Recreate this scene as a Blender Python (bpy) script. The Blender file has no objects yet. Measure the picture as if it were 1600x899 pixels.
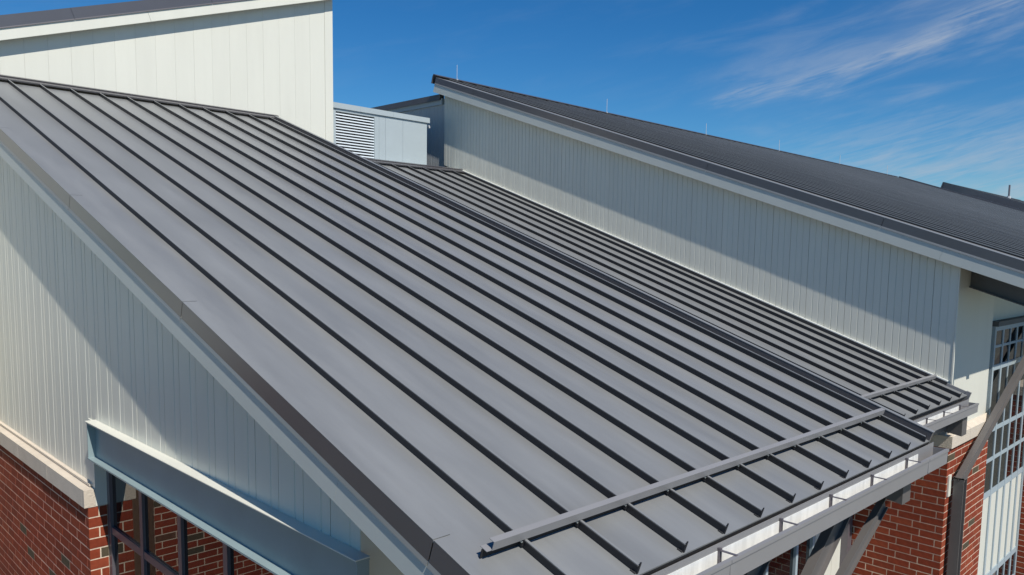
import bpy, bmesh, math, random
from mathutils import Vector, Matrix
random.seed(7)
C = bpy.context.scene.collection
SC = bpy.context.scene

# ------------------------------------------------------------------ camera
# metres; the drone camera hovers at the origin, the ground lies 9.5 m below
FPX, CX, CY = 1226.5533967937083, 843.13021861, 522.56721452
R_ = Vector((0.69742532, -0.71641087, 0.01879843))
U_ = Vector((0.06157789, 0.08603846, 0.99438702))
F_ = Vector((0.71400706, 0.69235312, -0.10412047))
cam_d = bpy.data.cameras.new('camera')
cam = bpy.data.objects.new('camera', cam_d); C.objects.link(cam)
M = Matrix((R_, U_, -F_)).transposed().to_4x4()
cam.matrix_world = M
cam_d.sensor_fit = 'HORIZONTAL'; cam_d.sensor_width = 36.0
cam_d.lens = 36.0 * FPX / 1600.0
cam_d.shift_x = -(CX - 800.0) / 1600.0
cam_d.shift_y = (CY - 449.5) / 1600.0
cam_d.clip_start = 0.1; cam_d.clip_end = 4000
SC.camera = cam

# ------------------------------------------------------------------ light
SC.view_settings.view_transform = 'Standard'
SC.view_settings.look = 'None'
SC.view_settings.exposure = 0.0
SC.view_settings.gamma = 1.0
SUN = Vector((-0.143, -0.624, 0.766)).normalized()
sun_d = bpy.data.lights.new('sun', 'SUN'); sun_d.energy = 4.9; sun_d.angle = math.radians(0.5)
sun_d.color = (1.0, 0.955, 0.88)
sun = bpy.data.objects.new('sun', sun_d); C.objects.link(sun)
sun.rotation_euler = SUN.to_track_quat('Z', 'Y').to_euler(); sun.location = SUN * 60

W = bpy.data.worlds.new('World'); SC.world = W; W.use_nodes = True
nt = W.node_tree; nt.nodes.clear()
def N(nt, kind, **kw):
    n = nt.nodes.new(kind)
    for k, v in kw.items(): setattr(n, k, v)
    return n
def mth(nt, op, a, b=None, c=None, clamp=False):
    n = nt.nodes.new('ShaderNodeMath'); n.operation = op; n.use_clamp = clamp
    for i, v in enumerate((a, b, c)):
        if v is None: continue
        if isinstance(v, (int, float)): n.inputs[i].default_value = v
        else: nt.links.new(v, n.inputs[i])
    return n.outputs[0]
def smooth(nt, v, lo, hi):
    n = nt.nodes.new('ShaderNodeMapRange'); n.interpolation_type = 'SMOOTHSTEP'
    nt.links.new(v, n.inputs['Value']); n.inputs['From Min'].default_value = lo; n.inputs['From Max'].default_value = hi
    return n.outputs['Result']
out = N(nt, 'ShaderNodeOutputWorld'); bg = N(nt, 'ShaderNodeBackground')
sky = N(nt, 'ShaderNodeTexSky', sky_type='NISHITA'); sky.sun_disc = False
sky.sun_elevation = math.asin(SUN.z); sky.sun_rotation = math.atan2(SUN.x, SUN.y)
sky.altitude = 300; sky.air_density = 1.0; sky.dust_density = 0.1; sky.ozone_density = 3.0
hs = N(nt, 'ShaderNodeHueSaturation'); hs.inputs['Saturation'].default_value = 1.36; hs.inputs['Value'].default_value = 1.15
nt.links.new(sky.outputs[0], hs.inputs['Color'])
tc = N(nt, 'ShaderNodeTexCoord'); sx = N(nt, 'ShaderNodeSeparateXYZ'); nt.links.new(tc.outputs['Generated'], sx.inputs[0])
az = mth(nt, 'MULTIPLY', mth(nt, 'ARCTAN2', sx.outputs[0], sx.outputs[1]), 57.2958)
el = mth(nt, 'MULTIPLY', mth(nt, 'ARCSINE', sx.outputs[2]), 57.2958)
def skynoise(sa, se, shear, detail, off, dist=0.0):
    # azimuth runs along the streaks, elevation across them
    u = mth(nt, 'MULTIPLY', az, sa)
    v = mth(nt, 'MULTIPLY', mth(nt, 'SUBTRACT', el, mth(nt, 'MULTIPLY', az, shear)), se)
    cb = N(nt, 'ShaderNodeCombineXYZ'); nt.links.new(u, cb.inputs[0]); nt.links.new(v, cb.inputs[1]); cb.inputs[2].default_value = off
    nz = N(nt, 'ShaderNodeTexNoise'); nz.inputs['Scale'].default_value = 1.0; nz.inputs['Detail'].default_value = detail
    nz.inputs['Roughness'].default_value = 0.6; nz.inputs['Distortion'].default_value = dist
    nt.links.new(cb.outputs[0], nz.inputs['Vector']); return nz.outputs['Fac']
fine = skynoise(0.16, 0.75, 0.22, 7, 5.1, 0.5)
wide = skynoise(0.06, 0.22, 0.15, 3, 9.7, 0.3)
# a long cirrus streak, rising as azimuth grows, with a ragged plume
base = mth(nt, 'ADD', 10.3, mth(nt, 'MULTIPLY', mth(nt, 'SUBTRACT', az, 57.0), 0.205))
bend = mth(nt, 'MULTIPLY', mth(nt, 'SUBTRACT', fine, 0.5), 2.6)
dd = mth(nt, 'SUBTRACT', mth(nt, 'ADD', el, bend), mth(nt, 'ADD', base, mth(nt, 'MULTIPLY', mth(nt, 'POWER', mth(nt, 'MAXIMUM', mth(nt, 'SUBTRACT', az, 66.0), 0.0), 1.5), 0.05)))
wid = mth(nt, 'ADD', 0.28, mth(nt, 'MULTIPLY', mth(nt, 'MAXIMUM', mth(nt, 'SUBTRACT', az, 57.0), 0.0), 0.035))
hair = skynoise(0.35, 3.2, 0.26, 6, 1.7, 0.8)
core = mth(nt, 'POWER', 2.718, mth(nt, 'MULTIPLY', mth(nt, 'POWER', mth(nt, 'DIVIDE', mth(nt, 'ABSOLUTE', dd), wid), 2.0), -1.0))
ends = mth(nt, 'MULTIPLY', smooth(nt, az, 55.5, 60.0), mth(nt, 'SUBTRACT', 1.0, smooth(nt, az, 78.0, 90.0)))
streak = mth(nt, 'MULTIPLY', mth(nt, 'MULTIPLY', core, ends), smooth(nt, hair, 0.22, 0.72))
# thin veil, thicker towards larger azimuth and low down
veil = mth(nt, 'MULTIPLY', smooth(nt, mth(nt, 'ADD', fine, mth(nt, 'MULTIPLY', wide, 0.8)), 0.84, 1.35), 0.26)
veilm = mth(nt, 'ADD', 0.22, mth(nt, 'MULTIPLY', smooth(nt, az, 50.0, 70.0), 0.78))
veil = mth(nt, 'MULTIPLY', veil, veilm)
glow = mth(nt, 'POWER', 2.718, mth(nt, 'MULTIPLY', mth(nt, 'POWER', mth(nt, 'DIVIDE', mth(nt, 'ABSOLUTE', mth(nt, 'SUBTRACT', dd, 0.8)), mth(nt, 'MULTIPLY', wid, 4.0)), 2.0), -1.0))
glow = mth(nt, 'MULTIPLY', mth(nt, 'MULTIPLY', glow, ends), mth(nt, 'MULTIPLY', smooth(nt, fine, 0.2, 0.7), 0.20))
low = mth(nt, 'MULTIPLY', mth(nt, 'MULTIPLY', smooth(nt, az, 58.0, 70.0), mth(nt, 'SUBTRACT', 1.0, smooth(nt, el, 6.0, 11.0))), mth(nt, 'MULTIPLY', smooth(nt, mth(nt, 'ADD', mth(nt, 'MULTIPLY', hair, 0.5), mth(nt, 'MULTIPLY', fine, 0.5)), 0.32, 0.66), 0.46))
cloud = mth(nt, 'ADD', mth(nt, 'ADD', mth(nt, 'MULTIPLY', streak, 0.40), veil), mth(nt, 'ADD', glow, low), clamp=True)
up = smooth(nt, el, 0.0, 3.0)
cloud = mth(nt, 'MULTIPLY', cloud, up)
mix = N(nt, 'ShaderNodeMix', data_type='RGBA')
nt.links.new(cloud, mix.inputs['Factor']); tint = N(nt, 'ShaderNodeVectorMath', operation='MULTIPLY'); nt.links.new(hs.outputs[0], tint.inputs[0]); tint.inputs[1].default_value = (0.66, 0.98, 1.14)
nt.links.new(tint.outputs[0], mix.inputs['A']); mix.inputs['B'].default_value = (6.2, 7.0, 8.2, 1)
nt.links.new(mix.outputs['Result'], bg.inputs['Color']); bg.inputs['Strength'].default_value = 0.071
nt.links.new(bg.outputs[0], out.inputs['Surface'])

# ------------------------------------------------------------------ materials
def mat(name, col, rough=0.5, metal=0.0, spec=0.5, var=0.06, vscale=3.0, stretch=(1, 1, 1), bump=0.0, bscale=40.0, rnd=0.0, detail=5.0, rvar=0.0, coat=0.0, ior=None):
    m = bpy.data.materials.new(name); m.use_nodes = True
    t = m.node_tree; b = t.nodes['Principled BSDF']
    b.inputs['Roughness'].default_value = rough; b.inputs['Metallic'].default_value = metal
    b.inputs['Specular IOR Level'].default_value = spec
    if ior: b.inputs['IOR'].default_value = ior
    tc = N(t, 'ShaderNodeTexCoord'); mp = N(t, 'ShaderNodeMapping'); mp.inputs['Scale'].default_value = stretch
    t.links.new(tc.outputs['Object'], mp.inputs[0])
    nz = N(t, 'ShaderNodeTexNoise'); nz.inputs['Scale'].default_value = vscale; nz.inputs['Detail'].default_value = detail; nz.inputs['Roughness'].default_value = 0.62
    t.links.new(mp.outputs[0], nz.inputs['Vector'])
    f = mth(t, 'ADD', 1.0, mth(t, 'MULTIPLY', mth(t, 'SUBTRACT', nz.outputs['Fac'], 0.5), 2 * var * 2))
    if rnd:
        oi = N(t, 'ShaderNodeObjectInfo')
        f = mth(t, 'ADD', f, mth(t, 'MULTIPLY', mth(t, 'SUBTRACT', oi.outputs['Random'], 0.5), 2 * rnd))
    vm = N(t, 'ShaderNodeVectorMath', operation='SCALE'); vm.inputs[0].default_value = col; t.links.new(f, vm.inputs['Scale'])
    t.links.new(vm.outputs[0], b.inputs['Base Color'])
    if rvar:
        t.links.new(mth(t, 'ADD', rough, mth(t, 'MULTIPLY', mth(t, 'SUBTRACT', nz.outputs['Fac'], 0.5), 2 * rvar)), b.inputs['Roughness'])
    if bump:
        n2 = N(t, 'ShaderNodeTexNoise'); n2.inputs['Scale'].default_value = bscale; n2.inputs['Detail'].default_value = 3
        t.links.new(mp.outputs[0], n2.inputs['Vector'])
        bp = N(t, 'ShaderNodeBump'); bp.inputs['Strength'].default_value = bump; bp.inputs['Distance'].default_value = 0.02
        t.links.new(n2.outputs['Fac'], bp.inputs['Height']); t.links.new(bp.outputs[0], b.inputs['Normal'])
    return m
M_ROOF = mat('roof_metal_grey', (0.246, 0.251, 0.249), rough=0.41, metal=0.22, var=0.13, vscale=1.6, stretch=(3.2, 0.45, 0.45), bump=0.22, bscale=1.3, rnd=0.03, rvar=0.12, detail=9)
M_SEAM = mat('dark_metal_seam_shade', (0.026, 0.026, 0.029), rough=0.55, metal=0.0, var=0.05)  # shade of the seam sides put into the colour; also dark drips, flashing, clamps
M_TRIM = mat('trim_metal_grey', (0.135, 0.13, 0.137), rough=0.33, metal=0.38, var=0.05, vscale=1.5, bump=0.05, bscale=1.5)
M_GUT = mat('gutter_metal_grey', (0.265, 0.26, 0.26), rough=0.42, metal=0.12, var=0.05, vscale=2)
M_WHITE = mat('siding_cream_white', (0.69, 0.68, 0.59), rough=0.42, var=0.035, vscale=4.0, stretch=(1, 1, 0.12), bump=0.06, bscale=1.3, rnd=0.015, detail=8)
M_BOARD = mat('board_pale_grey_green', (0.52, 0.545, 0.51), rough=0.45, var=0.03)
M_SCREEN = mat('screen_pale_blue', (0.39, 0.445, 0.46), rough=0.5, var=0.03, rnd=0.01)
M_LOUV = mat('louver_pale_metal', (0.60, 0.66, 0.69), rough=0.45, var=0.03)
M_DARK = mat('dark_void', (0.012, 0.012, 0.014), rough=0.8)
M_BEAM = mat('beam_grey_teal_paint', (0.26, 0.335, 0.34), rough=0.45, var=0.08, vscale=2.5)
M_STONE = mat('cast_stone_cream', (0.60, 0.52, 0.42), rough=0.85, var=0.07, vscale=6, bump=0.3, bscale=60, rnd=0.04)
M_MORT = mat('mortar_buff', (0.68, 0.56, 0.42), rough=0.95, var=0.12, vscale=14, bump=0.4, bscale=90)
M_STEEL = mat('strut_steel_grey', (0.135, 0.125, 0.12), rough=0.42, metal=0.2, var=0.08, vscale=3)
M_BRONZE = mat('mullion_bronze_grey', (0.155, 0.14, 0.155), rough=0.38, metal=0.3, var=0.04)
M_WFRAME = mat('window_frame_blue_grey', (0.36, 0.43, 0.46), rough=0.4, var=0.04)
M_MEMB = mat('gutter_liner_white', (0.76, 0.755, 0.71), rough=0.6, var=0.2, vscale=2.5, stretch=(5, 1, 1.0), detail=8)
M_ROD = mat('rod_white', (0.5, 0.52, 0.54), rough=0.5)
M_SOFF = mat('soffit_dark_grey', (0.10, 0.10, 0.10), rough=0.6)
M_GLASS = mat('glass_dark_reflective', (0.006, 0.008, 0.009), rough=0.015, spec=0.5, var=0.0, ior=1.62)
M_GRASS = mat('grass_ground', (0.11, 0.105, 0.08), rough=0.95, var=0.35, vscale=0.15, detail=10)
M_PAVE = mat('paving_concrete', (0.32, 0.30, 0.27), rough=0.9, var=0.12, vscale=0.8)
def brick_mat():
    m = bpy.data.materials.new('brick_red'); m.use_nodes = True; t = m.node_tree; b = t.nodes['Principled BSDF']
    b.inputs['Roughness'].default_value = 0.9; b.inputs['Specular IOR Level'].default_value = 0.2
    oi = N(t, 'ShaderNodeObjectInfo'); ge = N(t, 'ShaderNodeNewGeometry')
    r = mth(t, 'FRACT', mth(t, 'ADD', oi.outputs['Random'], ge.outputs['Random Per Island']))
    cr = N(t, 'ShaderNodeValToRGB'); e = cr.color_ramp.elements
    e[0].position = 0; e[0].color = (0.19, 0.036, 0.016, 1); e[1].position = 1; e[1].color = (0.085, 0.07, 0.045, 1)
    for p, c in ((0.25, (0.25, 0.047, 0.021, 1)), (0.5, (0.215, 0.040, 0.018, 1)), (0.75, (0.285, 0.060, 0.026, 1)), (0.95, (0.20, 0.04, 0.02, 1)), (0.96, (0.10, 0.075, 0.045, 1))):
        x = e.new(p); x.color = c
    t.links.new(r, cr.inputs[0])
    tc = N(t, 'ShaderNodeTexCoord'); nz = N(t, 'ShaderNodeTexNoise'); nz.inputs['Scale'].default_value = 18; nz.inputs['Detail'].default_value = 6
    t.links.new(tc.outputs['Object'], nz.inputs['Vector'])
    vm = N(t, 'ShaderNodeVectorMath', operation='SCALE'); t.links.new(cr.outputs[0], vm.inputs[0])
    nb = N(t, 'ShaderNodeTexNoise'); nb.inputs['Scale'].default_value = 1.1; nb.inputs['Detail'].default_value = 4; t.links.new(ge.outputs['Position'], nb.inputs['Vector'])
    t.links.new(mth(t, 'MULTIPLY', mth(t, 'ADD', 0.65, mth(t, 'MULTIPLY', nz.outputs['Fac'], 0.7)), mth(t, 'ADD', 0.78, mth(t, 'MULTIPLY', nb.outputs['Fac'], 0.44))), vm.inputs['Scale']); t.links.new(vm.outputs[0], b.inputs['Base Color'])
    bp = N(t, 'ShaderNodeBump'); bp.inputs['Strength'].default_value = 0.35; bp.inputs['Distance'].default_value = 0.01
    n2 = N(t, 'ShaderNodeTexNoise'); n2.inputs['Scale'].default_value = 90; t.links.new(tc.outputs['Object'], n2.inputs['Vector'])
    t.links.new(n2.outputs['Fac'], bp.inputs['Height']); t.links.new(bp.outputs[0], b.inputs['Normal'])
    return m
M_BRICK = brick_mat()

# ------------------------------------------------------------------ mesh helpers
class MB:
    def __init__(s): s.v = []; s.f = []
    def hexa(s, p):          # 8 points: bottom 0-3 (ccw seen from above), top 4-7
        b = len(s.v); s.v += [tuple(q) for q in p]
        s.f += [tuple(b + i for i in q) for q in ((3, 2, 1, 0), (4, 5, 6, 7), (0, 1, 5, 4), (1, 2, 6, 5), (2, 3, 7, 6), (3, 0, 4, 7))]
        return s
    def box(s, x0, x1, y0, y1, z0, z1):
        return s.hexa(((x0, y0, z0), (x1, y0, z0), (x1, y1, z0), (x0, y1, z0), (x0, y0, z1), (x1, y0, z1), (x1, y1, z1), (x0, y1, z1)))
    def prism(s, prof, p0, p1, A, B):   # profile (a,b) in axes A,B swept from p0 to p1
        b = len(s.v); n = len(prof)
        for p in (p0, p1):
            for (a, c) in prof: s.v.append(tuple(Vector(p) + A * a + B * c))
        for i in range(n): j = (i + 1) % n; s.f.append((b + i, b + j, b + n + j, b + n + i))
        s.f.append(tuple(b + i for i in reversed(range(n)))); s.f.append(tuple(b + n + i for i in range(n)))
        return s
    def poly(s, pts, off):              # flat polygon thickened by vector off
        b = len(s.v); n = len(pts); off = Vector(off)
        s.v += [tuple(p) for p in pts] + [tuple(Vector(p) + off) for p in pts]
        s.f.append(tuple(b + i for i in range(n))); s.f.append(tuple(b + n + i for i in reversed(range(n))))
        for i in range(n): j = (i + 1) % n; s.f.append((b + j, b + i, b + n + i, b + n + j))
        return s
    def mesh(s, name, m):
        me = bpy.data.meshes.new(name); me.from_pydata(s.v, [], s.f)
        bm = bmesh.new(); bm.from_mesh(me); bmesh.ops.recalc_face_normals(bm, faces=bm.faces); bm.to_mesh(me); bm.free()
        me.materials.append(m); return me
    def build(s, name, m, parent=None, stuff=False, label=None):
        o = bpy.data.objects.new(name, s.mesh(name, m)); C.objects.link(o)
        if parent: o.parent = parent
        if stuff: o['kind'] = 'stuff'
        if label: o['label'] = label
        return o
def inst(name, me, parent, loc=(0, 0, 0)):
    o = bpy.data.objects.new(name, me); C.objects.link(o); o.parent = parent; o.location = loc; return o
def thing(name, label, cat, group=None):
    o = bpy.data.objects.new(name, None); C.objects.link(o); o['label'] = label; o['category'] = cat
    if group: o['group'] = group
    return o
def part(name, parent, label=None):
    """an Empty standing for a part that is made of sub-parts"""
    o = bpy.data.objects.new(name, None); C.objects.link(o); o.parent = parent
    if label: o['label'] = label
    return o
X, Y, Z = Vector((1, 0, 0)), Vector((0, 1, 0)), Vector((0, 0, 1))

class Slope:
    """roof frame: x across, u up the slope, n out of the roof"""
    def __init__(s, deg, n0):
        a = math.radians(deg); s.c = math.cos(a); s.s = math.sin(a); s.n0 = n0
        s.Uv = Vector((0, s.c, s.s)); s.Nv = Vector((0, -s.s, s.c))
    def p(s, x, u, n=0.0):
        n += s.n0
        return Vector((x, u * s.c - n * s.s, u * s.s + n * s.c))
    def box(s, mb, x0, x1, u0, u1, n0, n1):
        return mb.hexa((s.p(x0, u0, n0), s.p(x1, u0, n0), s.p(x1, u1, n0), s.p(x0, u1, n0), s.p(x0, u0, n1), s.p(x1, u0, n1), s.p(x1, u1, n1), s.p(x0, u1, n1)))
    def z(s, y, n=0.0):      # height of the roof surface (offset n) at y
        return (s.n0 + n + y * s.s) / s.c
    def u_of_y(s, y, n=0.0): # u of the surface at y
        return (y + (s.n0 + n) * s.s) / s.c

def seam_roof(bld, S, edges, seams, u0, u1, mat_pan=M_ROOF, hook=True, sh=.044, ch=.005):
    """roof > roof_panel..., standing_seam..."""
    mb = MB(); S.box(mb, edges[0] + 0.012, edges[-1] - 0.012, u0 + 0.03, u1, -0.26, -0.012)
    roof = mb.build('roof', M_SOFF, bld)
    xs = [edges[0]] + list(seams) + [edges[-1]]
    for a, b in zip(xs[:-1], xs[1:]):
        mb = MB(); n = 6
        # a pan with two faint stiffening bends
        prof = [(a, -0.010), (b, -0.010), (b, 0.0), (b - (b - a) * 0.33, random.uniform(-.001, .001)), (a + (b - a) * 0.33, random.uniform(-.001, .001)), (a, 0.0)]
        mb.prism(prof, S.p(0, u0, 0), S.p(0, u1, 0), X, S.Nv)
        mb.build('roof_panel', mat_pan, roof)
    for i, x in enumerate(seams):
        mb = MB(); t = 0.003; h = sh + random.uniform(-.001, .001)
        xo = x + random.uniform(-.002, .002)
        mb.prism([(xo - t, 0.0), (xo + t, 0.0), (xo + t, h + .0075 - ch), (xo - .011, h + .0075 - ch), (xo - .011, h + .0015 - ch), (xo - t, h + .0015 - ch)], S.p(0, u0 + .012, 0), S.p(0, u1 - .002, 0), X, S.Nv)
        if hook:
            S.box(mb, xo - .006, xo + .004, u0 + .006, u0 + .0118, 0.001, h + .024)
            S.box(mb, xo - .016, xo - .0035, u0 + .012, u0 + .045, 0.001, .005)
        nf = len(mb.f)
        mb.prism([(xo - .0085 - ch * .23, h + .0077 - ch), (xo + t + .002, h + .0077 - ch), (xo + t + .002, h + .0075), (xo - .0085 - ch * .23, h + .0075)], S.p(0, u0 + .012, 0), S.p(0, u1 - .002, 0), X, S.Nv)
        o = mb.build('standing_seam', M_SEAM, roof); o.data.materials.append(M_ROOF)  # same metal throughout: legs painted dark as shade, caps keep roof grey
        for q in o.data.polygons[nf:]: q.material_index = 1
    return roof

def siding(bld, axis, c, a0, a1, zb, ztop, width=0.3048, name='siding_wall', groove=True, back=0.12, m=M_WHITE, label=None, gap=.0032, thirds=(1, 2)):
    """axis 'x': wall in plane x=c facing -x, runs along y; axis 'y': plane y=c facing -y, runs along x.
    zb, ztop: functions of the running coordinate"""
    def P(a, d, z): return Vector((c + d, a, z)) if axis == 'x' else Vector((a, c + d, z))
    mb = MB()
    b = len(mb.v)
    pts = [P(a0 + .004, .012, zb(a0)), P(a1 - .004, .012, zb(a1)), P(a1 - .004, .012, ztop(a1) - .004), P(a0 + .004, .012, ztop(a0) - .004)]
    off = (back, 0, 0) if axis == 'x' else (0, back, 0)
    mb.poly(pts, off); wall = mb.build(name, m, bld, label=label)
    n = max(1, round((a1 - a0) / width)); w = (a1 - a0) / n
    for i in range(n):
        s0 = a0 + i * w + gap; s1 = a0 + (i + 1) * w - gap
        g = 0.007; gd = 0.007
        prof = [(s0, .0)]
        if groove:
            for k in thirds:
                gx = s0 + (s1 - s0) * k / 3
                prof += [(gx - g, 0), (gx - g * .3, gd), (gx + g * .3, gd), (gx + g, 0)]
        prof += [(s1, 0.0)]
        jit = random.uniform(-.0006, .0006)
        back_ = .0115
        mb = MB(); full = prof + [(s1, back_), (s0, back_)]
        lo = [P(a, d + jit, zb(a)) for a, d in full]; hi = [P(a, d + jit, ztop(a)) for a, d in full]
        k = len(full); mb.v = [tuple(p) for p in lo + hi]
        for q in range(k): r = (q + 1) % k; mb.f.append((q, r, k + r, k + q))
        # caps as strips so that the concave outline triangulates cleanly
        m_ = len(prof)
        for base in (0, k):
            for q in range(m_ - 1):
                pass
            mb.f.append(tuple(base + q for q in range(k)))
        mb.build('siding_panel', m, wall)
    return wall

def visible(p):
    d = Vector(p); f = d.dot(F_)
    if f < .2: return False
    px = CX + FPX * d.dot(R_) / f; py = CY - FPX * d.dot(U_) / f
    return -30 < px < 1630 and -30 < py < 930
def brick_corner(bld, xc, yc, yend, xend, z1, zlow, course, length=0.3048, name='brick_wall', cap=300, minpx=True, xdepth=.1):
    """brick wall with its outer corner at (xc,yc): one face looks to -x and runs to yend, the other looks to -y and runs to xend"""
    j = 0.0125; rec = 0.0012
    mb = MB()
    mb.box(xc + rec, xend - .001, yc + rec, yend, zlow, z1 - .002)
    wall = mb.build(name, M_MORT, bld)
    bricks = []
    n = int((z1 - zlow) / course)
    hd = length / 3
    for k in range(n):
        zt = z1 - j * .6 - k * course; zb_ = zt - (course - j)
        if k % 2 == 0: cy, cx = length, hd
        else: cy, cx = hd, length
        bricks.append((xc, xc + min(cx - j, xend - xc - .004), yc, yc + cy - j, zb_, zt))
        y = yc + cy
        while y < yend - .03:
            y2 = min(y + length - j, yend - .002); bricks.append((xc, xc + .09, y, y2, zb_, zt)); y += length
        x = xc + cx
        while x < xend - .03:
            x2 = min(x + length - j, xend - .002); bricks.append((x, x2, yc, yc + .09, zb_, zt)); x += length
    vis = []; rest = []
    for b in bricks:
        ctr = ((b[0] + b[1]) / 2, (b[2] + b[3]) / 2, (b[4] + b[5]) / 2)
        (vis if visible(ctr) else rest).append((Vector(ctr).length, b, ctr))
    vis.sort(key=lambda t: t[0]); rest += vis[cap:]; vis = vis[:cap]
    cache = {}
    for _, b, ctr in vis:
        d = (round(b[1] - b[0], 4), round(b[3] - b[2], 4), round(b[5] - b[4], 4))
        if d not in cache:
            q = MB(); q.box(-d[0] / 2, d[0] / 2, -d[1] / 2, d[1] / 2, -d[2] / 2, d[2] / 2); cache[d] = q.mesh('brick', M_BRICK)
        o = inst('brick', cache[d], wall, (ctr[0] - random.uniform(0, .0018), ctr[1] - random.uniform(0, .0018), ctr[2] + random.uniform(-.001, .001)))
    mb = MB()
    for _, b, ctr in rest: mb.box(*b)
    if rest: mb.build('brick_infill', M_BRICK, wall, stuff=True)
    return wall

def i_beam(mb, p0, p1, up, b=.16, d=.15, t=.014):
    """W section from p0 to p1; flanges look along +-up"""
    p0, p1 = Vector(p0), Vector(p1); ax = (p1 - p0).normalized(); up = Vector(up); up = (up - ax * up.dot(ax)).normalized(); sd = ax.cross(up)
    h = d / 2; w = b / 2; q = t / 2
    mb.prism([(-w, h - t), (w, h - t), (w, h), (-w, h)], p0, p1, sd, up)
    mb.prism([(-w, -h), (w, -h), (w, -h + t), (-w, -h + t)], p0, p1, sd, up)
    mb.prism([(-q, -h + t), (q, -h + t), (q, h - t), (-q, h - t)], p0, p1, sd, up)
    return mb

def rake(bld, S, x, u0, u1, joints, bjoints, depth=0.31, lipdrop=.125, upper=0.035, back=0.05):
    """layered edge along the sloping -x side: dark metal face, drip lip, pale board; every length is a piece"""
    c = S.c
    tr = part('rake_trim', bld)
    us = [u0] + joints + [u1]
    for a, b in zip(us[:-1], us[1:]):
        mb = MB()
        # face plus narrow strip folded over the roof edge, then the kicked-out drip lip
        prof = [(0.0, 0.0), (-0.002, 0.0), (-0.002, -lipdrop * c), (0.0, -lipdrop * c)]
        mb.prism(prof, S.p(x, a + .0045, 0), S.p(x, b - .0045, 0), X, S.Nv)
        fp = mb.build('fascia_piece', M_TRIM, tr)
        mb = MB(); mb.prism([(-.0025, .001), (.10, .003), (.10, .0055), (-.0025, .0050)], S.p(x, a + .0045, 0), S.p(x, b - .0045, 0), X, S.Nv)
        mb.build('edge_strip', M_ROOF, fp)
        d = -lipdrop * c
        mb = MB(); mb.prism([(-.002, d - .0005), (-.0075, d - .026), (-.0055, d - .028), (.002, d - .0035)], S.p(x, a + .0045, 0), S.p(x, b - .0045, 0), X, S.Nv)
        mb.build('drip_lip', M_ROOF, fp)
    us = [u0] + bjoints + [u1]
    for a, b in zip(us[:-1], us[1:]):
        mb = MB()
        d0 = -lipdrop * c - .002; d1 = -depth * c
        prof = [(0.002, d0), (back, d0), (back, d1), (0.0, d1)]
        mb.prism(prof, S.p(x, a + .001, 0), S.p(x, b - .001, 0), X, S.Nv)
        mb.build('fascia_board', M_BOARD, tr)
    return tr

def gutter(bld, xa, xb, yf, yb, ztop, h, straps, z_eave, endtrim=True):
    g = MB()
    t = .004
    # front face with rolled lip, bottom, back
    prof = [(yb, ztop - h), (yb, z_eave - .012), (yb - t, z_eave - .012), (yb - t, ztop - h + t), (yf + t + .004, ztop - h + t), (yf + t, ztop - t), (yf + .018, ztop - t), (yf + .018, ztop), (yf - .008, ztop), (yf - .008, ztop - .022), (yf, ztop - .026), (yf + .004, ztop - h)]
    b = len(g.v); k = len(prof)
    for xx in (xa, xb):
        for (yy, zz) in prof: g.v.append((xx, yy, zz))
    for i in range(k): j = (i + 1) % k; g.f.append((i, j, k + j, k + i))
    g.f.append(tuple(range(k))); g.f.append(tuple(k + i for i in range(k)))
    g.box(xb - t, xb, yf + .005, yb - t, ztop - h + t, ztop - .004)
    g.box(xa, xa + t, yf + .005, yb - t, ztop - h + t, ztop - .004)
    gu = g.build('gutter', M_GUT, bld)
    m = MB(); m.box(xa + .006, xb - .38, yb - t - .004, yb - t - .001, ztop - h + .006, z_eave - .050)
    m.box(xa + .006, xb - .38, yf + .012, yb - t - .005, ztop - h + .005, ztop - h + .009)
    m.build('gutter_liner', M_MEMB, gu)
    x = xa + 1.35
    while x < xb - .3:
        q = MB(); q.box(x, x + .05, yf - .0105, yf - .0085, ztop - .020, ztop - .001); q.box(x, x + .05, yf - .0015, yf + .003, ztop - h + .006, ztop - .027); q.build('lap_joint', M_GUT, gu); x += 3.05
    for sx_ in straps:
        s = MB()
        s.box(sx_ - .010, sx_ + .010, yf + .002, yb - .006, ztop + .0005, ztop + .0045)
        s.box(sx_ - .011, sx_ + .011, yb - .022, yb - .010, ztop - h + .012, ztop + .0)
        s.box(sx_ - .008, sx_ + .008, yb - .026, yb - .006, ztop + .006, ztop + .016)
        s.build('gutter_strap', M_BRONZE, gu)
    return gu

def snow_rail(bld, S, x0, x1, u, seams, h=.047):
    r = part('snow_rail', bld)
    mb = MB(); n0 = .054
    prof = [(0, n0), (0.003, n0), (0.003, n0 + h - .003), (.035, n0 + h - .003), (.035, n0 + h), (0, n0 + h)]
    mb.prism(prof, S.p(x0, u, 0), S.p(x1, u, 0), S.Uv, S.Nv)
    mb.prism([(0.003, n0), (.05, n0), (.05, n0 + .003), (.003, n0 + .003)], S.p(x0 - .03, u, 0), S.p(x1, u, 0), S.Uv, S.Nv)
    mb.build('rail_bar', M_GUT, r)
    gx = [x0 - .035] + [q for q in seams if x0 < q < x1] + [x1]
    for a, b in zip(gx[:-1], gx[1:]):
        c = MB(); S.box(c, a + (.006 if a in seams else 0), b - (.013 if b in seams else 0), u + .028, u + .034, .004, n0 - .001); c.build('gap_strip', M_DARK, r)  # near-black strip filling the gap between rail bar and pans
    for sx_ in seams:
        if x0 < sx_ < x1:
            c = MB(); S.box(c, sx_ - .016, sx_ + .012, u + .002, u + .05, .012, .0535)
            c.build('clamp', M_SEAM, r)
            c = MB(); S.box(c, sx_ - .021, sx_ - .0165, u + .004, u + .016, .034, .044)
            c.build('bolt', M_BOARD, r)
    return r

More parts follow.
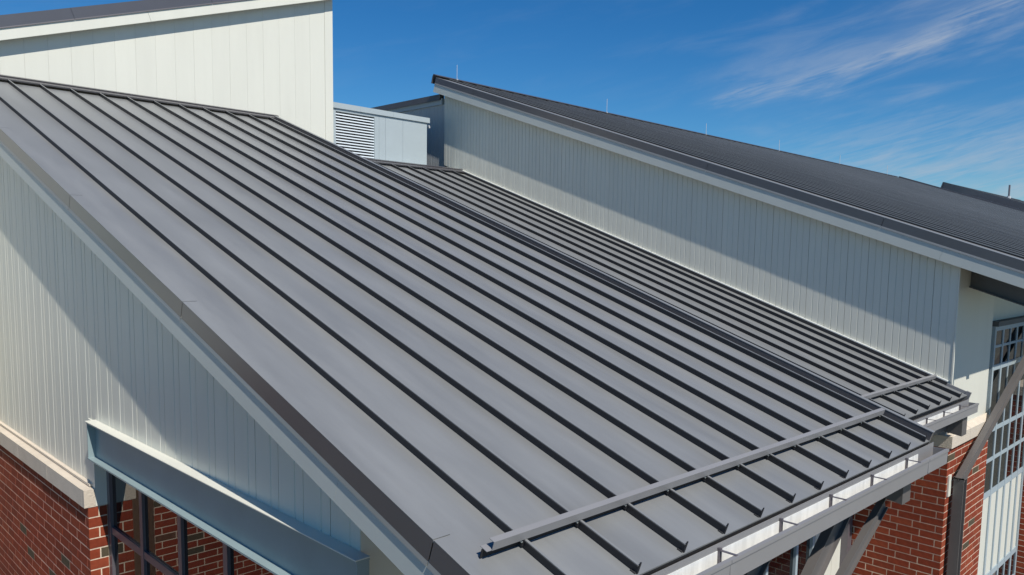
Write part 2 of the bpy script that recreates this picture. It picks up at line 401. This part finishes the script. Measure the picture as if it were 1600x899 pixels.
def ridge_flashing(bld, S, x0, x1, u, w=.16, h=.06):
    mb = MB()
    prof = [(-.03, .056), (w, .066), (w, .004), (w - .01, .004), (w - .01, .060), (-.02, .050), (-.02, .038), (-.03, .036)]
    mb.prism(prof, S.p(x0, u, 0), S.p(x1, u, 0), S.Uv, S.Nv)
    mb.prism([(w * .55, .068), (w, .070), (w, .080), (w * .55, .078)], S.p(x0, u, 0), S.p(x1, u, 0), S.Uv, S.Nv)
    return mb.build('ridge_flashing', M_TRIM, bld)

def glazing(bld, axis, c, a0, a1, z0, z1, vbars, hbars, vw, hw, frame=.07, depth=.09, m=M_WFRAME, skip=(), name='window', spand=(), inset=.045):
    """window > frame, mullion, rail, pane (sub-parts); vbars/hbars centre positions; rows/cols between them carry a pane"""
    w = part(name, bld)
    def B(mb, s0, s1, d0, d1, zz0, zz1):
        return mb.box(c + d0, c + d1, s0, s1, zz0, zz1) if axis == 'x' else mb.box(s0, s1, c + d0, c + d1, zz0, zz1)
    fr = MB()
    B(fr, a0, a0 + frame, 0, depth, z0, z1); B(fr, a1 - frame, a1, 0, depth, z0, z1)
    B(fr, a0 + frame, a1 - frame, 0.002, depth, z1 - frame, z1 - .001); B(fr, a0 + frame, a1 - frame, 0.002, depth, z0 + .001, z0 + frame)
    fr.build('window_frame', m, w)
    vw = vw if isinstance(vw, (list, tuple)) else [vw] * len(vbars)
    hw = hw if isinstance(hw, (list, tuple)) else [hw] * len(hbars)
    for v, ww in zip(vbars, vw):
        q = MB(); B(q, v - ww / 2, v + ww / 2, .004, depth - .002, z0 + frame, z1 - frame); q.build('mullion', m, w)
    xs = [a0 + frame] + [q for v, ww in zip(vbars, vw) for q in (v - ww / 2, v + ww / 2)] + [a1 - frame]
    cols = [(xs[i], xs[i + 1]) for i in range(0, len(xs), 2)]
    zs = [z0 + frame] + [q for v, ww in sorted(zip(hbars, hw)) for q in (v - ww / 2, v + ww / 2)] + [z1 - frame]
    rows = [(zs[i], zs[i + 1]) for i in range(0, len(zs), 2)]
    for v, ww in zip(hbars, hw):
        q = MB()
        for (s0, s1) in cols: B(q, s0, s1, .008, depth - .004, v - ww / 2, v + ww / 2)
        q.build('rail', m, w)
    for i, (r0, r1) in enumerate(rows):
        for s0, s1 in cols:
            q = MB()
            if i in spand:
                B(q, s0 + .004, s1 - .004, .022, .05, r0 + .004, r1 - .004); q.build('spandrel_panel', M_WHITE, w)
            else:
                B(q, s0 - .004, s1 + .004, inset, inset + .007, r0 - .004, r1 + .004); q.build('pane', M_GLASS, w)
    return w

GZ = -9.5
# ================================================================== SETTING
def plane(name, x0, x1, y0, y1, z, m, kind='structure'):
    mb = MB(); n = 1
    mb.v = [(x0, y0, z), (x1, y0, z), (x1, y1, z), (x0, y1, z)]; mb.f = [(0, 1, 2, 3)]
    o = mb.build(name, m); o['kind'] = kind; return o
plane('ground', -900, 1500, -900, 1500, GZ, M_GRASS)
plane('pavement', 2.4, 70, -1.5, 3.3, GZ + .004, M_PAVE)

# ================================================================== MAIN BUILDING (nearest roof)
main = thing('main_building', 'nearest building, grey seamed roof over cream siding and brick base at lower left', 'building')
S1 = Slope(18.435, -2.146)
SX = 2.19                                   # rake edge
SM = [2.56 + .3985 * k for k in range(12)]  # seam positions
U0, U1 = 1.578, 13.64 / S1.c + S1.n0 * S1.s / S1.c * 1.0
U1 = S1.u_of_y(13.64)
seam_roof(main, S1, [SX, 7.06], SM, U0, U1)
uy = S1.u_of_y
rake(main, S1, SX, U0, U1, [uy(2.78), uy(5.60), uy(8.08), uy(10.6)], [uy(3.55), uy(6.5), uy(9.65), uy(12.7)])
# eave drip edge under the pans
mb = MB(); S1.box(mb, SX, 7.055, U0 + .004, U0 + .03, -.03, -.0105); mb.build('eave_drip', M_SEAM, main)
# raised rim along the far side of the roof
mb = MB(); S1.box(mb, 7.035, 7.06, U0, U1 - .02, .0005, .078)
S1.box(mb, 7.0605, 7.075, U0 + .001, U1 - .02, -.25, .078); rim = mb.build('side_rim', M_TRIM, main)
mb = MB(); S1.box(mb, 7.033, 7.085, U0 - .003, U1 - .02, .0785, .084); mb.build('rim_cap', M_ROOF, rim)
ridge_flashing(main, S1, 2.0, 7.17, U1)
snow_rail(main, S1, 2.34, 6.97, 1.985, SM)
# side wall of ribbed metal siding, facing -x
XS = 2.36; YC = 3.652
soff = lambda y: S1.z(y, -.262)
siding(main, 'x', XS, YC, 8.335, lambda y: -2.02, soff, thirds=(1,))
siding(main, 'x', XS, 8.335, 13.70, lambda y: -2.362, soff, thirds=(1,))
# front wall under the eave, facing -y
siding(main, 'y', YC, XS + .001, 7.0, lambda x: -3.9, lambda x: soff(YC), groove=False)
mb = MB(); mb.box(XS + .14, 6.99, YC + .14, 13.6, GZ, -2.6); mb.build('wall_core', M_WHITE, main)
# side wall that looks down on the lower roof
mb = MB(); mb.poly([(7.0, YC + .14, -3.9), (7.0, 13.6, -3.9), (7.0, 13.6, S1.z(13.6, -.27)), (7.0, YC + .14, S1.z(YC + .14, -.27))], (-.08, 0, 0)); mb.build('inner_side_wall', M_WHITE, main)
# brick base and stone sill
brick_corner(main, 2.28, 8.268, 13.7, 2.45, -2.549, GZ, .1058)
sill = part('stone_sill', main)
ys = [8.335, 9.539, 10.75, 11.586, 12.8, 13.7]
for a, b in zip(ys[:-1], ys[1:]):
    mb = MB(); a += .003; b -= .003
    mb.hexa(((2.245, a, -2.549), (2.39, a, -2.549), (2.39, b, -2.549), (2.245, b, -2.549), (2.245, a, -2.378), (2.39, a, -2.366), (2.39, b, -2.366), (2.245, b, -2.378)))
    mb.build('sill_stone', M_STONE, sill)
mb = MB(); mb.box(2.318, 2.358, 8.338, 13.7, -2.362, -2.340); mb.build('sill_flashing', M_STONE, main)
# sill end and white return beside the glazing
mb = MB(); mb.box(2.245, 2.345, 8.262, 8.335, -2.549, -2.374); mb.build('sill_stone', M_STONE, sill)
mb = MB(); mb.box(2.346, 2.462, 8.262, 8.40, -2.547, -1.70); mb.build('return_panel', M_WHITE, main)
# steel channel over the side window
lint = MB()
lint.box(2.27, 2.358, 3.555, 8.19, -1.702, -1.688); lint.box(2.27, 2.358, 3.555, 8.19, -2.05, -2.036); lint.box(2.342, 2.354, 3.555, 8.19, -2.036, -1.702)
lint.box(2.275, 2.342, 8.176, 8.19, -2.036, -1.702); lint.box(2.275, 2.342, 3.555, 3.567, -2.036, -1.702)
lint.build('steel_lintel', M_BEAM, main)
mb = MB(); mb.box(2.264, 2.359, 3.55, 8.21, -1.6875, -1.681); mb.build('head_flashing', M_WHITE, main)
# glazed screen below it
vb = [4.75, 5.62, 6.485, 7.365]
side_glass = glazing(main, 'x', 2.45, 3.75, 8.262, -6.2, -2.06, vb, [-2.80, -4.2], .07, .07, frame=.07, m=M_BRONZE, name='side_window', inset=.03)
mb = MB(); mb.box(2.46, 2.55, 3.66, 3.74, GZ, -2.06); mb.box(2.44, 2.62, 3.66, 8.40, GZ, -6.21); mb.build('corner_post', M_WHITE, main)
# eave gutter, struts and brackets
gutter(main, 2.24, 7.12, 2.045, 2.168, -1.596, .128, [2.26 + .7 * k for k in range(7)], -1.548)
mb = MB(); mb.box(2.45, 6.85, 2.34, 2.44, -1.86, -1.72); mb.build('eave_beam', M_STEEL, main)
mb = MB(); mb.hexa(((6.56, 2.20, -2.0), (6.74, 2.20, -2.0), (6.74, 3.64, -1.72), (6.56, 3.64, -1.72), (6.56, 2.20, -1.73), (6.74, 2.20, -1.73), (6.74, 3.64, -1.3), (6.56, 3.64, -1.3)))
mb.build('eave_bracket', M_STEEL, main)
for p0, p1, b_, d_ in (((4.35, 2.41, -3.17), (6.0, 2.41, -1.86), .07, .19), ((4.5, 2.40, -3.28), (6.72, 2.40, -2.06), .055, .12), ((3.2, 2.41, -3.05), (4.75, 2.41, -1.84), .07, .19)):
    mb = MB(); i_beam(mb, p0, p1, (0, 0, 1), b=b_, d=d_, t=.012); mb.build('strut', M_STEEL, main)

# ================================================================== LOWER WING (second roof)
wing = thing('lower_wing', 'lower wing with a narrow seamed roof between the near roof and long wall', 'building')
S2 = Slope(18.435, -2.685)
V0 = 2.372; V1 = S2.u_of_y(13.56)
SM2 = [7.50 + .4035 * k for k in range(10)]
seam_roof(wing, S2, [7.09, 11.46], SM2, V0, V1)
mb = MB(); S2.box(mb, 7.2, 11.40, V0 + .004, V0 + .03, -.03, -.0105); mb.build('eave_drip', M_SEAM, wing)
mb = MB(); S2.box(mb, 11.44, 11.462, V0 - .005, 2.66, .0005, .04); S2.box(mb, 11.43, 11.466, V0 - .03, V0 + .03, -.12, .05); mb.build('side_rim', M_GUT, wing)
ridge_flashing(wing, S2, 7.0, 11.49, V1, w=.14)
snow_rail(wing, S2, 7.2, 11.36, 2.80, SM2)
gutter(wing, 7.25, 11.42, 2.955, 3.075, -1.880, .122, [7.9 + .62 * k for k in range(6)], -1.83)
mb = MB(); mb.hexa(((11.02, 3.02, -2.28), (11.22, 3.02, -2.28), (11.22, 4.6, -2.05), (11.02, 4.6, -2.05), (11.02, 3.02, -2.0), (11.22, 3.02, -2.0), (11.22, 4.6, -1.6), (11.02, 4.6, -1.6)))
mb.build('eave_bracket', M_STEEL, wing)
mb = MB(); mb.box(7.1, 11.0, 3.20, 3.30, -2.22, -2.05); mb.build('eave_beam', M_STEEL, wing)
siding(wing, 'y', 4.62, 10.42, 11.30, lambda x: GZ, lambda x: S2.z(4.62, -.27), groove=False)
siding(wing, 'y', 4.62, 7.0, 10.42, lambda x: -3.80, lambda x: S2.z(4.62, -.27), groove=False)
glazing(wing, 'y', 4.60, 8.97, 10.36, -6.5, -3.79, [9.84], [-5.3], .06, .06, frame=.06)
glazing(wing, 'y', 4.60, 7.2, 8.86, -6.5, -3.79, [8.0], [-5.3], .06, .06, frame=.06)
mb = MB(); mb.box(11.302, 11.44, 4.52, 4.70, GZ, S2.z(4.52, -.27)); mb.build('corner_post', M_BRONZE, wing)
mb = MB(); mb.box(7.0, 11.30, 4.76, 13.4, GZ, -2.0); mb.build('wall_core', M_WHITE, wing)
mb = MB(); mb.box(7.02, 11.49, 13.70, 14.0, 1.2, 1.775); mb.build('roof_curb', M_SCREEN, wing)

# ================================================================== LONG BUILDING (right)
hall = thing('long_hall', 'long building at right with dark seamed roof, ribbed cream wall and brick pier', 'building')
ang3 = 18.05
a3 = math.radians(ang3)
XF = 11.34
n3 = 3.862 * math.cos(a3) - 14.40 * math.sin(a3)
S3 = Slope(ang3, n3)
E0, E1 = S3.u_of_y(2.18), S3.u_of_y(14.40)
SM3 = [11.72 + .4064 * k for k in range(68)]
seam_roof(hall, S3, [XF, 39.4], SM3, E0, E1, hook=False, sh=.026, ch=.013)
rake(hall, S3, XF, E0, E1, [S3.u_of_y(v) for v in (4.3, 7.2, 10.2, 13.1)], [S3.u_of_y(v) for v in (3.45, 6.5, 9.6, 12.6)], depth=.335)
mb = MB(); mb.prism([(-.03, .054), (.10, .062), (.12, .0), (.12, -.15), (.10, -.15), (.10, .04), (-.03, .044)], S3.p(XF - .01, E1, 0), S3.p(39.5, E1, 0), S3.Uv, S3.Nv)
mb.build('ridge_flashing', M_TRIM, hall)
mb = MB(); S3.box(mb, 39.40, 39.5, E0, E1, -.25, .09); mb.build('side_rim', M_TRIM, hall)
soff3 = lambda y: S3.z(y, -.265)
WX = 11.50
siding(hall, 'x', WX, 3.335, 14.29, lambda y: S2.z(max(y, 3.3), .0), soff3)
# flashing where the lower roof meets this wall
mb = MB(); S2.box(mb, 11.462, 11.497, V0 + .30, V1 + .1, .001, .050); fl = mb.build('wall_flashing', M_SEAM, hall)
mb = MB(); S2.box(mb, 11.464, 11.4985, V0 + .30, V1 + .1, .0505, .066); mb.build('flashing_cap', mat('flashing_white', (.70, .71, .67), rough=.4), fl)
# front face
siding(hall, 'y', 3.335, WX + .001, 13.30, lambda x: -2.34, lambda x: soff3(3.335), groove=False, width=1.8)
mb = MB(); mb.box(WX - .008, WX + .03, 3.315, 3.334, -2.34, soff3(3.335)); mb.build('corner_trim', M_WHITE, hall)
brick_corner(hall, 11.45, 3.285, 4.62, 13.36, -2.555, GZ, .1016)
cop = part('stone_coping', hall)
def cope(x0, x1, y0, y1, side):
    mb = MB()
    mb.hexa(((x0, y0, -2.553), (x1, y0, -2.553), (x1, y1, -2.553), (x0, y1, -2.553), (x0, y0, -2.388), (x1, y0, -2.388), (x1, y1, -2.33), (x0, y1, -2.388 if side else -2.33)))
    mb.build('coping_stone', M_STONE, cop)
cope(11.41, 12.22, 3.235, 3.334, True); cope(12.226, 13.36, 3.235, 3.334, False)
mb = MB(); mb.hexa(((11.41, 3.3345, -2.553), (11.52, 3.3345, -2.553), (11.52, 4.62, -2.553), (11.41, 4.62, -2.553), (11.41, 3.3345, -2.388), (11.52, 3.3345, -2.33), (11.52, 4.62, -2.33), (11.41, 4.62, -2.388)))
mb.build('coping_stone', M_STONE, cop)
# tall window with white spandrels
mull = [13.565 + .4155 * (k + 1) - .02 for k in range(5)]
wz = {'hw': 1}
glazing(hall, 'y', 3.33, 13.47, 16.05, -8.9, -1.005,
        [13.98, 14.40, 14.81, 15.23, 15.64], [-1.325, -1.655, -2.66, -3.15, -3.72, -5.20, -5.7, -7.2],
        [.075, .05, .075, .05, .075], [.04, .085, .07, .06, .10, .10, .06, .06], frame=.075, inset=.016, spand=(3,), name='tall_window')
mb = MB(); mb.box(13.30, 16.05, 3.42, 3.50, -1.0, soff3(3.42)); mb.build('head_panel', M_WHITE, hall)
mb = MB(); mb.box(13.47, 16.05, 3.29, 3.419, -1.004, -.93); mb.build('window_head', M_SOFF, hall)
mb = MB(); mb.box(13.37, 46, 3.46, 14.2, GZ, -1.9); mb.box(11.66, 46, 3.6, 14.2, -2.0, .05); mb.build('wall_core', M_WHITE, hall)
# next brick pier
brick_corner(hall, 16.06, 3.05, 3.50, 18.0, -2.4, GZ, .1016, name='brick_wall', cap=60)
mb = MB(); mb.box(16.02, 18.04, 3.01, 3.50, -2.398, -2.24); mb.build('coping_stone', M_STONE, cop)
# outrigger beam under the overhang
mb = MB(); i_beam(mb, S3.p(12.06, S3.u_of_y(2.3), -.45), S3.p(12.06, S3.u_of_y(3.33), -.45), (0, 0, 1), b=.14, d=.30); mb.build('outrigger_beam', M_STEEL, hall)
# bent steel strut standing in front of the pier
mb = MB(); i_beam(mb, (11.675, 3.17, GZ), (11.675, 3.17, -2.98), (1, 0, 0), b=.13, d=.15)
mb.box(11.60, 11.75, 3.10, 3.24, -3.0, -2.975); mb.build('strut_post', M_STEEL, hall)
mb = MB(); i_beam(mb, (11.60, 3.17, -3.03), (16.6, 3.17, -.80), (0, 0, 1), b=.085, d=.13); mb.build('strut', M_STEEL, hall)
mb = MB(); mb.box(11.50, 11.60, 3.262, 3.284, -3.25, -2.95); mb.build('strut_plate', M_WHITE, hall)

# rear wing with a level parapet, behind the hall's near end
rear = thing('rear_wing', 'ribbed grey wall with a level dark parapet behind the pale blue louvred enclosure', 'building')
siding(rear, 'x', 11.56, 14.32, 24, lambda y: 0.8, lambda y: 3.30, m=mat('siding_grey', (.42, .44, .44), rough=.45, var=.03))
mb = MB(); mb.box(11.50, 11.62, 14.45, 24.05, 3.44, 3.53); mb.box(11.49, 11.52, 14.45, 24.05, 3.40, 3.44); mb.build('parapet_cap', M_TRIM, rear)
mb = MB(); mb.box(11.53, 11.66, 14.42, 24.0, 3.302, 3.438); mb.build('parapet_band', M_SCREEN, rear)
mb = MB(); mb.box(11.70, 30, 14.6, 24, GZ, 3.3); mb.build('wall_core', M_SOFF, rear)

# ================================================================== TOWER (upper left)
tower = thing('tower_block', 'tall cream panelled building at upper left with a dark sloping roof edge', 'building')
TY = 13.76
k3 = (4.624 - 2.817) / (8.173 - 2.857)          # slope of its roof edge, along x
zt = lambda x: 2.86 + k3 * (x - 2.9)
siding(tower, 'y', TY, -0.2, 8.16, lambda x: GZ if x < 2 else -1.0, lambda x: zt(x) + .04, groove=False, width=.305, gap=.0009)
mb = MB(); mb.box(8.162, 8.33, TY - .006, TY + .09, .9, zt(8.33)); mb.build('corner_trim', M_WHITE, tower)
mb = MB(); mb.poly([(8.325, TY + .1, -1), (8.325, 22, -1), (8.325, 22, zt(8.3)), (8.325, TY + .1, zt(8.3))], (-.1, 0, 0)); mb.build('end_wall', M_WHITE, tower)
fy = TY - .16
ft = part('roof_edge', tower)
ax = Vector((1, 0, k3)).normalized(); nn = Vector((-k3, 0, 1)).normalized()
xj = [-1.0, 1.2, 3.9, 6.0, 8.36]
for a, b in zip(xj[:-1], xj[1:]):
    mb = MB(); a += .002; b -= .002
    pr = [(0, .17), (-.003, .17), (-.003, .325), (-.10, .33), (-.10, .335), (.12, .335), (.12, .33), (.0, .325)]
    # dark face with drip lip
    prof = [(.0, .165), (-.014, .150), (-.017, .152), (-.004, .170), (-.004, .325), (.12, .325), (.12, .32), (.0, .32)]
    mb.prism(prof, Vector((a, fy, zt(a))), Vector((b, fy, zt(b))), Y, nn); mb.build('fascia_piece', M_TRIM, ft)
for a, b in ((-1.0, 1.9), (1.9, 4.95), (4.95, 8.36)):
    mb = MB(); a += .002; b -= .002
    mb.prism([(.0, .0), (.05, .0), (.05, .163), (.001, .163)], Vector((a, fy, zt(a))), Vector((b, fy, zt(b))), Y, nn); mb.build('fascia_board', M_WHITE, ft)
mb = MB()
mb.prism([(.051, .03), (8.0, .03), (8.0, .319), (.051, .319)], Vector((-1.0, fy, zt(-1.0))), Vector((8.36, fy, zt(8.36))), Y, nn); mb.build('roof', M_ROOF, tower)
mb = MB(); mb.box(-.1, 8.2, TY + .14, 21.5, GZ, 1.6); mb.build('wall_core', M_WHITE, tower)

# ================================================================== LOUVRED ENCLOSURE
enc = thing('louvred_enclosure', 'pale blue metal rooftop enclosure with a white louvre, between the tower and the dark wall', 'rooftop enclosure')
EY = 14.02
mb = MB(); mb.box(9.44, 10.80, EY + .02, 17.5, 1.70, 2.755); mb.box(8.40, 9.44, EY + .16, 17.5, 1.70, 2.755); mb.build('enclosure_body', M_SCREEN, enc)
for a, b in ((9.45, 9.56), (9.564, 9.72), (9.724, 10.16), (10.164, 10.80)):
    mb = MB(); mb.box(a, b, EY, EY + .018, 1.72, 2.752); mb.build('enclosure_panel', M_SCREEN, enc)
mb = MB(); mb.box(8.335, 8.545, EY, EY + .15, 1.6, 2.752); mb.box(8.548, 9.448, EY - .002, EY + .15, 2.70, 2.7525); mb.build('louver_frame', M_SCREEN, enc)
mb = MB(); mb.box(8.548, 9.448, EY + .13, EY + .155, 1.6, 2.70); mb.build('louver_backing', M_DARK, enc)
lou = part('louver', enc)
for k in range(19):
    z = 2.67 - k * .0555
    mb = MB(); mb.hexa(((8.55, EY + .004, z - .027), (9.446, EY + .004, z - .027), (9.446, EY + .007, z - .027), (8.55, EY + .007, z - .027), (8.55, EY + .014, z - .002), (9.446, EY + .014, z - .002), (9.446, EY + .017, z - .002), (8.55, EY + .017, z - .002)))
    mb.build('louver_slat', M_LOUV, lou)
for a, b in ((8.335, 9.1), (9.1, 9.9), (9.9, 10.86)):
    mb = MB(); mb.box(a + .001, b - .001, EY - .03, 17.6, 2.756, 2.862); mb.build('cap_piece', M_SCREEN, enc)
mb = MB(); mb.box(10.802, 10.90, EY + .03, EY + .06, 2.69, 2.72); mb.box(10.88, 10.91, EY + .025, EY + .065, 2.66, 2.70); mb.build('conduit', M_ROD, enc)

# ================================================================== FAR ROOFS
far = thing('far_hall', 'far roof with dark sloping edge rising just above the long roof', 'building')
S5 = Slope(ang3, n3 - .10); seam_roof(far, S5, [39.51, 46.6], [39.9 + .4064 * k for k in range(17)], S5.u_of_y(2.18), S5.u_of_y(13.7), hook=False, sh=.026, ch=.013)
S4 = Slope(ang3, n3 + .22)
F0, F1 = S4.u_of_y(2.18), S4.u_of_y(14.55)
seam_roof(far, S4, [46.6, 62.5], [47.0 + .8128 * k for k in range(19)], F0, F1, hook=False)
mb = MB(); S4.box(mb, 46.5, 46.62, F0, F1 + .02, -.42, .07); S4.box(mb, 46.5, 62.5, F1, F1 + .1, -.3, .06); mb.build('fascia', M_TRIM, far)
mb = MB(); mb.box(46.75, 62.4, 3.4, 14.3, GZ, -.1); mb.build('wall', M_WHITE, far)
far2 = thing('flat_roof_block', 'distant low block with a flat dark roof edge at the far right skyline', 'building')
mb = MB(); mb.box(66, 110, 6, 30, GZ, 3.9); mb.build('wall', M_WHITE, far2)
mb = MB(); mb.box(65.8, 110.2, 5.8, 30.2, 3.9, 4.35); mb.build('roof', M_TRIM, far2)

# lightning rods and a vent pipe
places = ['nearest the raised corner of the long dark roof', 'second from the near corner along the long ridge', 'third from the near corner along the long ridge', 'fourth from the near corner along the long ridge', 'fifth from the near corner along the long ridge', 'farthest along the long ridge']
for i, x in enumerate((11.94, 17.36, 22.44, 27.4, 32.7, 37.9)):
    mb = MB(); zr = S3.p(x, E1, .06); r = .0035 + .00016 * x
    prof = [(r * math.cos(t), r * math.sin(t)) for t in [q * math.pi / 3 for q in range(6)]]
    mb.prism(prof, zr - Z * .02, zr + Z * (.30 + .03 * (i % 2) + .002 * x), X, Y)
    mb.box(zr.x - .02, zr.x + .02, zr.y - .02, zr.y + .02, zr.z - .03, zr.z + .006)
    o = mb.build('lightning_rod', M_ROD); o['label'] = 'thin white lightning rod ' + places[i]; o['category'] = 'lightning rod'; o['group'] = 'lightning rods on the long ridge'
vp = thing('vent_pipe', 'short dark vent pipe with a pale base on the far roof at the right', 'vent pipe')
b0 = S4.p(55.6, F1 - 1.0, 0)
mb = MB(); mb.prism([(.055 * math.cos(q * math.pi / 4), .055 * math.sin(q * math.pi / 4)) for q in range(8)], b0, b0 + Z * .85, X, Y); mb.build('pipe', M_BRONZE, vp)
mb = MB(); mb.prism([(.12 * math.cos(q * math.pi / 4), .12 * math.sin(q * math.pi / 4)) for q in range(8)], b0 - Z * .1, b0 + Z * .16, X, Y); mb.build('pipe_base', M_ROD, vp)

# brick pier across the recess: seen only mirrored in the side window
opp = thing('opposite_wall', 'brick wall of the bay opposite, mirrored in the dark side window panes', 'wall')
brick_corner(opp, -1.35, 11.7, 12.6, .88, -1.9, GZ, .1058, cap=0)
mb = MB(); mb.box(-1.4, .9, 11.66, 12.6, -1.898, -.4); mb.build('upper_wall', M_WHITE, opp)
